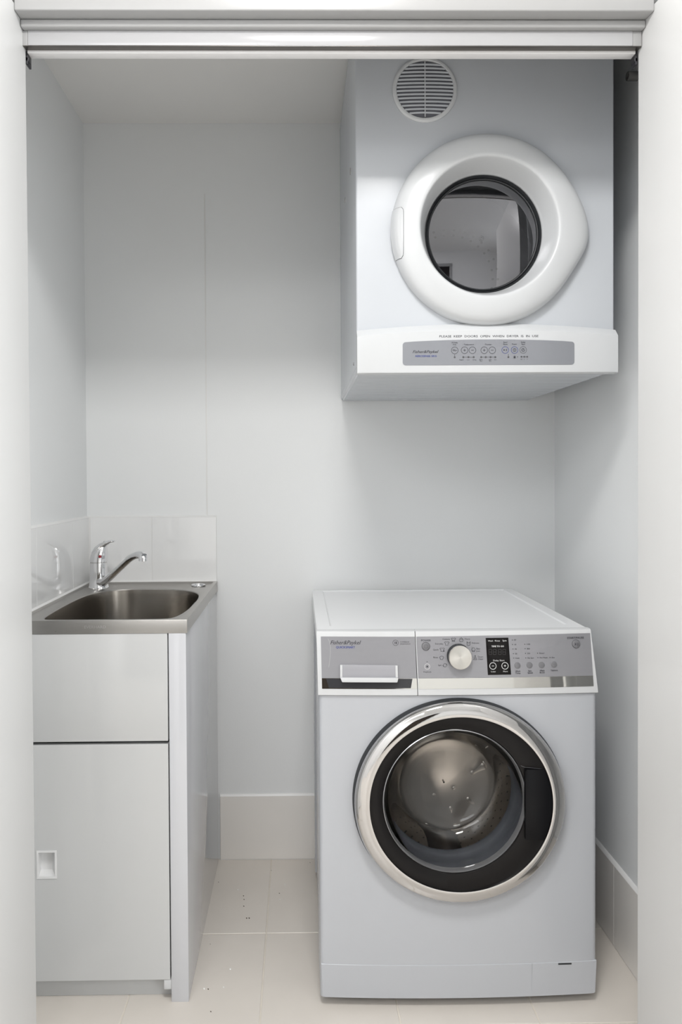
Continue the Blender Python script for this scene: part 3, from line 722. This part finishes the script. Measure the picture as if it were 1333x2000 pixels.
# kick plate, filter flap, feet
def kick(name, x0, x1):
    rings = []
    for i in range(17):
        x = x0 + (x1 - x0) * i / 16; y = WF - .0005 - bulge(x)
        xi = x + (WXC - x) / WHW * .0025
        rings.append([(x, 1.660, .0925), (x, y + .001, .0940), (x, y - .0006, .0928), (x, y - .0006, .088), (xi, y + .0004, .0235), (xi, y + .002, .0218), (xi, 1.660, .0218)])
    # front corners are rounded off at the machine's sides
    return MB().loft(rings, True, True).obj(name, M['white'], wm, smooth=40)
xf = at(1040, 1900, WF - .008).x
kick('kick_plate', 0.0425, xf - .0006)
flap = kick('filter_flap', xf + .0006, 0.6372)
plate('flap_slot', ((1091, 1881.3), (1117, 1880.6), (1117, 1883.2), (1091, 1883.9)), M['rubber'], flap, .0002, .0008, surf=lambda x, z: WF - .0011 - bulge(x), nx=2, nz=1)
for fx, fy in ((.075, 1.70), (.60, 1.70), (.075, 2.21), (.60, 2.21)):
    MB().loft([[(fx + r * math.cos(a * PI / 10), fy + r * math.sin(a * PI / 10), z) for a in range(20)] for r, z in ((.020, 0), (.020, .008), (.010, .010), (.010, .0225))], True, True).obj('foot', M['rubber'], wm, smooth=40)

# door: shadow gasket, chrome ring, black bezel, glass bowl, handle
oc = at(900, 1568, 1.606); RX, RZ = .2240, .2142
OX, OZ = oc.x, oc.z
def E(k, y, dk=0): return ell(OX, OZ, RX * k + dk, RZ * k + dk, y, 128)
dr = MB().loft([E(1.012, 1.640), E(1.012, 1.6215), E(1.000, 1.6135), E(.97, 1.6135)]).obj('door_backing', M['greyplastic'], wm, smooth=40)
dr.data.materials[0] = M['rubber']
ring_ = MB().loft([E(.985, 1.622), E(1.0, 1.6135), E(.998, 1.6075), E(.985, 1.6025), E(.962, 1.5990), E(.945, 1.5982), E(.938, 1.5972), E(.875, 1.5942), E(.862, 1.5950), E(.857, 1.6010)])
ring_.obj('chrome_ring', M['chrome'], wm, smooth=50)
def G_(r, y, n_=128): return ell(GX, GZ, r, r, y, n_)
bez = MB().loft([E(.860, 1.6000), E(.855, 1.5995), G_(.1545, 1.6050), G_(.1520, 1.6080), G_(.1510, 1.622)]).obj('bezel', M['blackgloss'], wm, smooth=40)
gb_ = MB().loft([G_(.1522, 1.6062), G_(.1506, 1.6052), G_(.1490, 1.6075), G_(.1470, 1.618)]).obj('glass_rim', M['chrome'], wm, smooth=50)
gb_.data.materials[0] = mat('clear_rim', (0.35, 0.35, 0.36), 0.08, 0.7, var=0.03)
bowl_prof = [(.1470, 1.618), (.1430, 1.626), (.1370, 1.640), (.1290, 1.656), (.1200, 1.671), (.1120, 1.682), (.1060, 1.688), (.1010, 1.6905), (.0950, 1.6915), (.070, 1.6935), (.045, 1.6955), (.020, 1.6965), (.002, 1.697)]
gsh = lambda r: (1 - r / .147)
back_prof = [(.002, 1.7175), (.045, 1.7155), (.072, 1.7120), (.0945, 1.7060), (.1060, 1.6990), (.1150, 1.6900), (.1240, 1.6790), (.1325, 1.6660), (.1410, 1.6500), (.1465, 1.6340), (.1500, 1.6200)]
bp = bowl_prof + back_prof + [bowl_prof[0]]
MB().loft([ell(GX - .006 * gsh(r), GZ + .004 * gsh(r), r, r * (1 - .10 * gsh(r)), y, 96) for r, y in bp]).obj('door_glass', M['bowlglass'], wm, smooth=50)
# rubber gasket inside the mouth
gk = [(.1640, 1.632), (.1600, 1.640), (.1560, 1.644), (.1520, 1.652), (.1535, 1.660), (.1475, 1.668), (.1425, 1.676), (.1440, 1.686), (.1600, 1.690), (.2000, 1.691)]
MB().loft([G_(r, y, 96) for r, y in gk]).obj('gasket', M['gasket'], wm, smooth=50)
# drum with three lifters and dimples
drum = MB().loft([G_(.1500, 1.694, 72), G_(.1560, 1.700, 72), G_(.2080, 1.712, 72), G_(.2090, 1.730, 72), G_(.2090, 1.985, 72), G_(.2000, 1.998, 72), G_(.1300, 2.004, 72), G_(.1200, 1.998, 72), G_(.055, 1.990, 72), G_(.001, 1.988, 72)], False, True).obj('drum', M['drum'], wm, smooth=40)
for a0 in (35, 155, 275):
    b = MB(); rings = []
    for y, h in ((1.73, .006), (1.76, .038), (1.90, .045), (1.97, .030), (1.985, .006)):
        ring = []
        for da, rr in ((-11, .2085), (-6, .2085 - h * .75), (0, .2085 - h), (6, .2085 - h * .75), (11, .2085)):
            a = math.radians(a0 + da); ring.append((GX + rr * math.cos(a), y, GZ + rr * math.sin(a)))
        rings.append(ring)
    b.loft(rings, True, True, closed=True); b.obj('lifter', M['drum'], drum, smooth=60)
hb = MB()
for k, rr in ((26, .1805), (18, .145)):
    for i in range(k):
        a = 2 * PI * (i + .5 * (k % 2)) / k
        x, z = GX + rr * math.cos(a), GZ + rr * math.sin(a)
        yy = 2.0 if rr > .13 else 1.9935
        rg = [[(x + q * math.cos(b_ * PI / 4), yy - dy, z + q * math.sin(b_ * PI / 4)) for b_ in range(8)] for q, dy in ((.0048, .0), (.0030, .0010), (.0005, .0013))]
        hb.loft(rg, False, True)
hb.obj('drum_dimples', M['drum'], drum, smooth=50, kind='stuff')
hb = MB()
for j in range(12):
    yy = 1.745 + j * .02
    for i in range(44):
        a = 2 * PI * (i + .5 * (j % 2)) / 44
        er, et = Vector((math.cos(a), 0, math.sin(a))), Vector((-math.sin(a), 0, math.cos(a)))
        c0 = Vector((GX, yy, GZ)) + er * .2080
        hb.f.append(tuple(range(len(hb.v), len(hb.v) + 6)))
        hb.v += [tuple(c0 + et * .0028 * math.cos(q * PI / 3) + Vector((0, .0028 * math.sin(q * PI / 3), 0))) for q in range(6)]
hb.obj('drum_perforations', M['drumdark'], drum, smooth=None, kind='stuff')
# black grip on the right of the bezel
y_h = 1.5950
pl = [at(1027, 1640, y_h), at(1027, 1506, y_h), at(1029.5, 1503, y_h)]
arc = []
zt, zb_ = at(1040, 1503, y_h).z, at(1040, 1641, y_h).z
for i in range(15):
    z = zt + (zb_ - zt) * i / 14
    arc.append((OX + RX * .852 * math.sqrt(max(0, 1 - ((z - OZ) / (RZ * .852)) ** 2)), z))
pol = [(p.x, p.z) for p in pl] + arc
hd = MB().prism(pol, 'y', 1.5935, 1.606).obj('door_grip', M['blackhandle'], wm, bevel=0.0012)
sf = lambda x, z: 1.5995
Print(sf, .0004).line([(1018, 1495.5), (1026, 1498.5), (1062, 1501.5)], .7).obj('grip_seam', M['greyink'], hd)

# ================================================================ CLOTHES DRYER
dy = thing('clothes_dryer', 'white vented clothes dryer mounted high on the wall above the washing machine', 'dryer', (0.409, 1.98, 1.366))
DX0, DX1, DY0, DY1, DZ0, DZ1 = 0.1270, 0.6890, 1.670, 2.2855, 1.3665, 2.168
oc2 = at(948, 452.5, 1.670); QX, QZ = oc2.x, oc2.z
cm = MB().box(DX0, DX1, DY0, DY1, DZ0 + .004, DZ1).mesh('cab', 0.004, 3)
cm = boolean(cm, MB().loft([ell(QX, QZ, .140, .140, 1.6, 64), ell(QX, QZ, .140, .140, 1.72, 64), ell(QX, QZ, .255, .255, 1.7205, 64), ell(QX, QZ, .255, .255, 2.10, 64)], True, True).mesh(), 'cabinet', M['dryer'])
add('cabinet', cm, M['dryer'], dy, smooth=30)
# ribbed underside
prof = [(1.664, DZ0 + .0045)]
for i in range(9):
    y = 1.72 + i * .06
    prof += [(y, DZ0 + .0005), (y + .004, DZ0 + .0011), (y + .010, DZ0 + .0011), (y + .014, DZ0 + .0005)]
prof += [(2.282, DZ0 + .0005), (2.282, DZ0 + .0048), (1.664, DZ0 + .0048)]
prof[0] = (1.664, DZ0 + .0005)
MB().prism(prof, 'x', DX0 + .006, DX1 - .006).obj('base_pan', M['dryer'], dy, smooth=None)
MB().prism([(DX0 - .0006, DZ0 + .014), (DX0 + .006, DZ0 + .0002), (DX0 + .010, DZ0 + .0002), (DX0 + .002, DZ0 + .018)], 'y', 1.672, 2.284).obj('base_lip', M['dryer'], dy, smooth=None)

# bowed control fascia along the bottom
DFY = 1.6465
def arch(x, zl, zm):
    u = (x - 0.4085) / 0.281
    return zm + (zl - zm) * u * u
FX0, FX1 = 0.1268, 0.6893
z_tl, z_tc = at(697, 646, 1.667).z, at(950, 632.5, 1.667).z
z_fl, z_fc = at(697, 655.5, DFY).z, at(950, 643, DFY).z
z_b = at(900, 727, DFY).z
b = MB(); rings = []
for i in range(33):
    x = FX0 + (FX1 - FX0) * i / 32
    ed = .0025 if i in (0, 32) else 0
    zt_, zf_ = arch(x, z_tl, z_tc), arch(x, z_fl, z_fc)
    rings.append([(x, 1.6715, z_b - .002), (x, DFY + .004, z_b - .002), (x, DFY + .001 + ed, z_b - .0005), (x, DFY + ed, z_b + .003), (x, DFY + ed, zf_ - .002), (x, DFY + .0012 + ed, zf_), (x, 1.664, zt_ - .0005), (x, 1.6715, zt_)])
b.loft(rings, True, True)
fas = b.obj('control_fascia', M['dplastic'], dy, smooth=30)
dsurf = lambda x, z: DFY
# grey inlay with an arched top and round corners
il, ir, ib = at(787, 690, DFY).x, at(1122.5, 690, DFY).x, at(950, 713, DFY).z
itl, itc = at(790, 668.5, DFY).z, at(955, 663, DFY).z
rc = .0065; pts = []
def top(x): return itc + (itl - itc) * ((x - (il + ir) / 2) / ((ir - il) / 2)) ** 2
for cx_, cz_, a0 in ((il + rc, ib + rc, 180), (ir - rc, ib + rc, 270)):
    for k in range(6):
        a = math.radians(a0 + 18 * k); pts.append((cx_ + rc * math.cos(a), cz_ + rc * math.sin(a)))
tp = [(ir - rc + rc * math.cos(math.radians(18 * k)), top(ir) - rc + rc * math.sin(math.radians(18 * k))) for k in range(6)]
mid = [(x, top(x)) for x in [ir - rc - (ir - il - 2 * rc) * i / 20 for i in range(1, 20)]]
tl_ = [(il + rc + rc * math.cos(math.radians(90 + 18 * k)), top(il) - rc + rc * math.sin(math.radians(90 + 18 * k))) for k in range(6)]
inlay = MB().prism(pts + tp + mid + tl_, 'y', DFY - .0007, DFY + .0004).obj('inlay', M['silver2'], fas, smooth=None)
Print(dsurf, .0003).text('PLEASE  KEEP  DOORS  OPEN  WHEN  DRYER  IS  IN  USE', 955.5, 656.7, 4.0, 194, bold=0.15).obj('notice_lettering', M['ink'], fas)
DP = .0010
pr = Print(dsurf, DP)
pr.text('Fisher&Paykel', 831.5, 687, 5.2, 50.5, shear=0.35, bold=0.3)
for px, py, t in ((888.3, 669.4, 'Wrinkle'), (888.3, 673.1, 'Free'), (916.3, 673, '- Temperature -'), (954, 672.8, '- Dryness -'), (987.4, 668.6, 'Start/'), (987.4, 672.5, 'Pause'), (1005.3, 672.3, 'Power'), (1022.4, 668.5, 'Delay'), (1022.4, 672.4, 'Start')):
    pr.text(t, px, py, 2.5, None, 'c', bold=0.12)
for px, py, t in ((902, 702.8, 'Regular'), (915, 702.8, 'Low'), (927, 702.8, 'Airing'), (940, 702.6, 'Extra'), (940, 705.4, 'Dry'), (958, 702.6, 'Light'), (958, 705.4, 'Dry'), (968, 702.6, 'Dry'), (1019, 701.8, '3hr'), (1024.6, 701.8, '6'), (1030.2, 701.8, '9')):
    pr.text(t, px, py, 2.0, None, 'c')
pr.line([(884.5, 684.5), (886, 682.6), (887.3, 686), (888.6, 682.8), (889.8, 686), (891, 684.6), (893, 684.8)], .7)
for px, plus in ((907.8, 1), (923.2, 0), (946.2, 1), (961.8, 0)):
    pr.line([(px - 2.4, 684.2), (px + 2.4, 684.2)], .8)
    if plus: pr.line([(px, 681.8), (px, 686.6)], .8)
pr.poly([(q.x, q.z) for q in [onsurf(a, b_, dsurf) for a, b_ in ((984, 681.6), (986.8, 683.8), (984, 686))]])
pr.line([(988.6, 682), (988.6, 685.8)], .7); pr.line([(990.2, 682), (990.2, 685.8)], .7)
pr.ring(1005.4, 683.8, 3.0, .7); pr.line([(1005.4, 682.2), (1005.4, 685.4)], .8)
pr.ring(1022.3, 683.6, 3.0, .7, 60, 370); pr.line([(1022, 684), (1024, 681.6)], .8)
pr.poly([(q.x, q.z) for q in [onsurf(a, b_, dsurf) for a, b_ in ((1003.6, 699.8), (1007.2, 699.8), (1007.2, 696.6), (1003.6, 696.6))]])
pr.ring(1005.4, 696.6, 1.3, .7, 0, 180, 8); pr.disc(1011.2, 697.3, .8, 10)
pr.obj('lettering', M['ink'], inlay)
Print(dsurf, DP).text('AEROSENSE 5KG', 832, 695.6, 3.4, 42, bold=0.25).obj('blue_lettering', M['blue'], inlay)
bk = Print(dsurf, DP)
bk.line([(888.5, 692.4), (888.5, 697)], .8); bk.disc(888.5, 697.9, 1.9)
bk.line([(905.4, 697.8), (925.6, 697.8)], .9); bk.line([(940.3, 697.6), (968, 697.6)], .9); bk.line([(1018.8, 697), (1030.2, 697)], .9)
for px in (905.4, 915.4, 925.6, 940.3, 949.2, 958.6, 967.8): bk.disc(px, 697.7, 2.0)
for px in (1018.8, 1024.5, 1030.2): bk.disc(px, 697, 1.8)
bk.line([(993.4, 692), (993.4, 697)], .8); bk.disc(993.4, 697.6, 1.9)
bk.obj('indicator_marks', M['greyink'], inlay)
for px, py, m_ in ((888.6, 684.5, 'ink'), (907.8, 684.2, 'ink'), (923.2, 684.2, 'ink'), (946.2, 684.2, 'ink'), (961.8, 684.2, 'ink'), (987.2, 683.8, 'blue'), (1005.4, 683.8, 'blue'), (1022.3, 683.6, 'greyink')):
    Print(dsurf, DP).ring(px, py, 6.6, .75).obj('button_ring', M[m_], inlay)

# round door: swept ring with a hinge swelling on the right
def bump(th):
    d = (th + PI) % (2 * PI) - PI
    d0 = d - math.radians(-4)
    s_ = math.radians(17) if d0 > 0 else math.radians(11)
    return .0165 * math.exp(-.5 * (d0 / s_) ** 2)
RO = .2052
rp = [(1.000, 1.6695), (1.000, 1.6620), (.994, 1.6540), (.978, 1.6465), (.950, 1.6405), (.910, 1.6360), (.860, 1.6325), (.805, 1.6300), (.755, 1.6286), (.735, 1.6284), (.722, 1.6292), (.712, 1.6325), (.700, 1.6390), (.672, 1.6560), (.645, 1.6750), (.632, 1.6850), (.618, 1.6900)]
def prof_y(k):
    for (a, ya), (b_, yb) in zip(rp, rp[1:]):
        if a >= k >= b_ and a > b_: return ya + (yb - ya) * (a - k) / (a - b_)
    return rp[0][1]
N_ = 144
rings = []
for k, y in rp:
    wgt = max(0, (k - .72) / .28) ** 1.1
    ring = []
    for i in range(N_):
        th = 2 * PI * i / N_; r = RO * k + bump(th) * wgt
        ring.append((QX + r * math.cos(th), y, QZ + r * math.sin(th)))
    rings.append(ring)
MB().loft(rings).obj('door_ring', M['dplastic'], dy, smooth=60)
# finger latch on the left of the ring
def latch(x_line, z0, z1, off, name, m, parent, r_in=.004):
    b = MB(); rows = []
    for j in range(21):
        z = z0 + (z1 - z0) * j / 20
        e_ = min(j, 20 - j)
        xl = x_line - (r_in * (1 - math.sqrt(max(0, 1 - (1 - min(e_, 2) / 2) ** 2))) if e_ < 2 else 0)
        xo = QX - math.sqrt(max(0, (RO * 1.0) ** 2 - (z - QZ) ** 2))
        row = []
        for i in range(13):
            x = xo + (xl - xo) * i / 12
            k = math.hypot(x - QX, z - QZ) / RO
            row.append((x - (off if i == 0 else 0), prof_y(min(1, k)) - off, z))
        rows.append(row)
    b.loft(rows, closed=False)
    return b.obj(name, m, parent, smooth=60, fix=False)
yl = 1.633
xl, zl0, zl1 = at(788.5, 450, yl).x, at(780, 502, yl).z, at(780, 403.5, yl).z
lt = latch(xl, zl0, zl1, .0016, 'door_latch', M['dplastic'], dy)
latch(xl + .0008, zl0 - .0008, zl1 + .0008, .0006, 'latch_gap', M['ink'], lt)
# glass
MB().loft([ell(QX, QZ, r, r, y, 96) for r, y in ((.1275, 1.684), (.1262, 1.688), (.1240, 1.692), (.1215, 1.689), (.1195, 1.690), (.1185, 1.697))]).obj('glass_seal', M['rubber'], dy, smooth=50)
MB().loft([ell(QX, QZ, r, r, y, 96) for r, y in ([(.1190, 1.6935)] + [(.1185 * math.cos(PI / 2 * q / 14), 1.6920 - .0078 * (1 - math.cos(PI / 2 * q / 14) ** 2)) for q in range(14)] + [(.0005, 1.6842)])], False, True).obj('door_glass', M['smoke'], dy, smooth=28)
dd = MB().loft([ell(QX, QZ, r, r, y, 64) for r, y in ((.135, 1.705), (.139, 1.722), (.245, 1.735), (.248, 2.05), (.24, 2.07), (.001, 2.075))], False, True).obj('drum', M['dryerdrum'], dy, smooth=40)
hp = MB()
for rr, k in ((.118, 30), (.132, 30)):
    for i in range(k):
        a = 2 * PI * i / k; x, z = QX + rr * math.cos(a), QZ + rr * math.sin(a)
        hp.f.append(tuple(range(len(hp.v), len(hp.v) + 8)))
        hp.v += [(x + .0035 * math.cos(q * PI / 4), 2.070, z + .0035 * math.sin(q * PI / 4)) for q in range(8)]
hp.obj('drum_perforations', M['drumdark'], dd, smooth=None, kind='stuff')
Print(lambda x, z: 1.6840, .0002).ring(941, 466, 5.0, .7).ring(941, 466, 2.6, .6, 20, 300).obj('glass_moulding_mark', M['greyink'], dy)

# round exhaust grille
gc = at(831, 173.5, 1.664); gx, gz = gc.x, gc.z
k = 1.664 / F
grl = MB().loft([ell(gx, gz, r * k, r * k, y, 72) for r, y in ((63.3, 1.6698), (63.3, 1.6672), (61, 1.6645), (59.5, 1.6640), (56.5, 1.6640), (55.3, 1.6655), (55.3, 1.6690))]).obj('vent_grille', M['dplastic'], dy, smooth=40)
MB().loft([ell(gx, gz, r * k, r * k, 1.6692, 72) for r in (55.8, .2)], False, True).obj('vent_shade_disc', M['vent_dark'], grl, smooth=None)  # flat disc, its dark colour stands in for shade behind the slats
RI = 55.5 * k
pit = 7.13 * k
for i in range(-7, 7):
    zc = gz + (i + .5) * pit
    hwd = math.sqrt(max(0, RI ** 2 - (abs(zc - gz)) ** 2))
    b = MB(); rings = []
    for j in range(13):
        u = -1 + 2 * j / 12; x = gx + hwd * u
        zz = zc + .0017 * (1 - u * u) - .0008
        hh = 1.75 * k
        rings.append([(x, 1.6645, zz - hh), (x, 1.6640, zz + hh * .2), (x, 1.6642, zz + hh), (x, 1.6690, zz + hh * 1.5), (x, 1.6690, zz - hh * .2)])
    b.loft(rings, True, True).obj('slat', M['dryer'], grl, smooth=40)
boxo('mullion', (gx - .0011, gx + .0011, 1.6650, 1.6690, gz - RI * .97, gz + RI * .97), M['dplastic'], grl)
# screws on the left side
for px, py, yy in ((685.5, 335, 0), (675, 391, 0), (692, 711, 1)):
    d = RM.transposed() @ Vector(((px - PX) / F, (py - PY) / F, 1.0)); d = d * (DX0 / d[0])
    c0 = Vector((DX0, d[2], HC - d[1])); r_ = .0085 if not yy else .004
    b = MB().loft([[(DX0 - ox, c0.y + rr * math.cos(q * PI / 8), c0.z + rr * math.sin(q * PI / 8)) for q in range(16)] for rr, ox in ((r_, -.0005), (r_, .0010), (r_ * .7, .0022), (r_ * .3, .0012), (.0003, .0008))], False, True)
    b.obj('screw', M['chrome'] if not yy else M['greyplastic'], dy, smooth=50)

# ================================================================ SMALL THINGS
pc_ = at(1226, 148.8, 1.725)
px0, pz0, py0 = pc_.x, pc_.z, 1.725
b = MB().loft([[(x, py0 + r * math.cos(a * PI / 12), pz0 + r * math.sin(a * PI / 12)) for a in range(24)] for x, r in ((XR - .0002, .0100), (px0 + .001, .0100), (px0, .0092), (px0, .0062), (px0 + .016, .0060))], True, True)
po = b.obj('pipe_stub', M['pipe'], smooth=40)
tag(po, 'short grey pipe end sticking out of the right wall beside the dryer', 'pipe')

def specks(name, spots, m, label, r):
    b = MB()
    for px, py in spots:
        d = RM.transposed() @ Vector(((px - PX) / F, (py - PY) / F, 1.0)); d = d * (HC / d[1])
        x, y = d[0], d[2]; rr = r * random.uniform(.6, 1.3)
        rg = [[(x + q * math.cos(a * PI / 3 + .4) * 1.3, y + q * math.sin(a * PI / 3) * 1.6, z) for a in range(6)] for q, z in ((rr, 0.0001), (rr * .8, rr * .7), (rr * .2, rr))]
        b.loft(rg, True, True)
    o = b.obj(name, m, smooth=50, kind='stuff')
    return tag(o, label, 'debris')
specks('floor_dirt', [(427, 1723), (476, 1750), (476.5, 1770), (482, 1793.5), (487, 1793.5), (411, 1844), (407, 1932), (477, 1757), (546, 1745), (606, 1685), (412, 1976), (530, 1700)], M['crumb'], 'dark specks of dirt scattered on the beige floor tiles', .0013)
specks('floor_lint', [(399, 1931), (465, 1738), (557, 1728), (437, 1928), (450, 1893), (547, 1757)], M['lint'], 'white specks of lint scattered on the beige floor tiles', .0015)
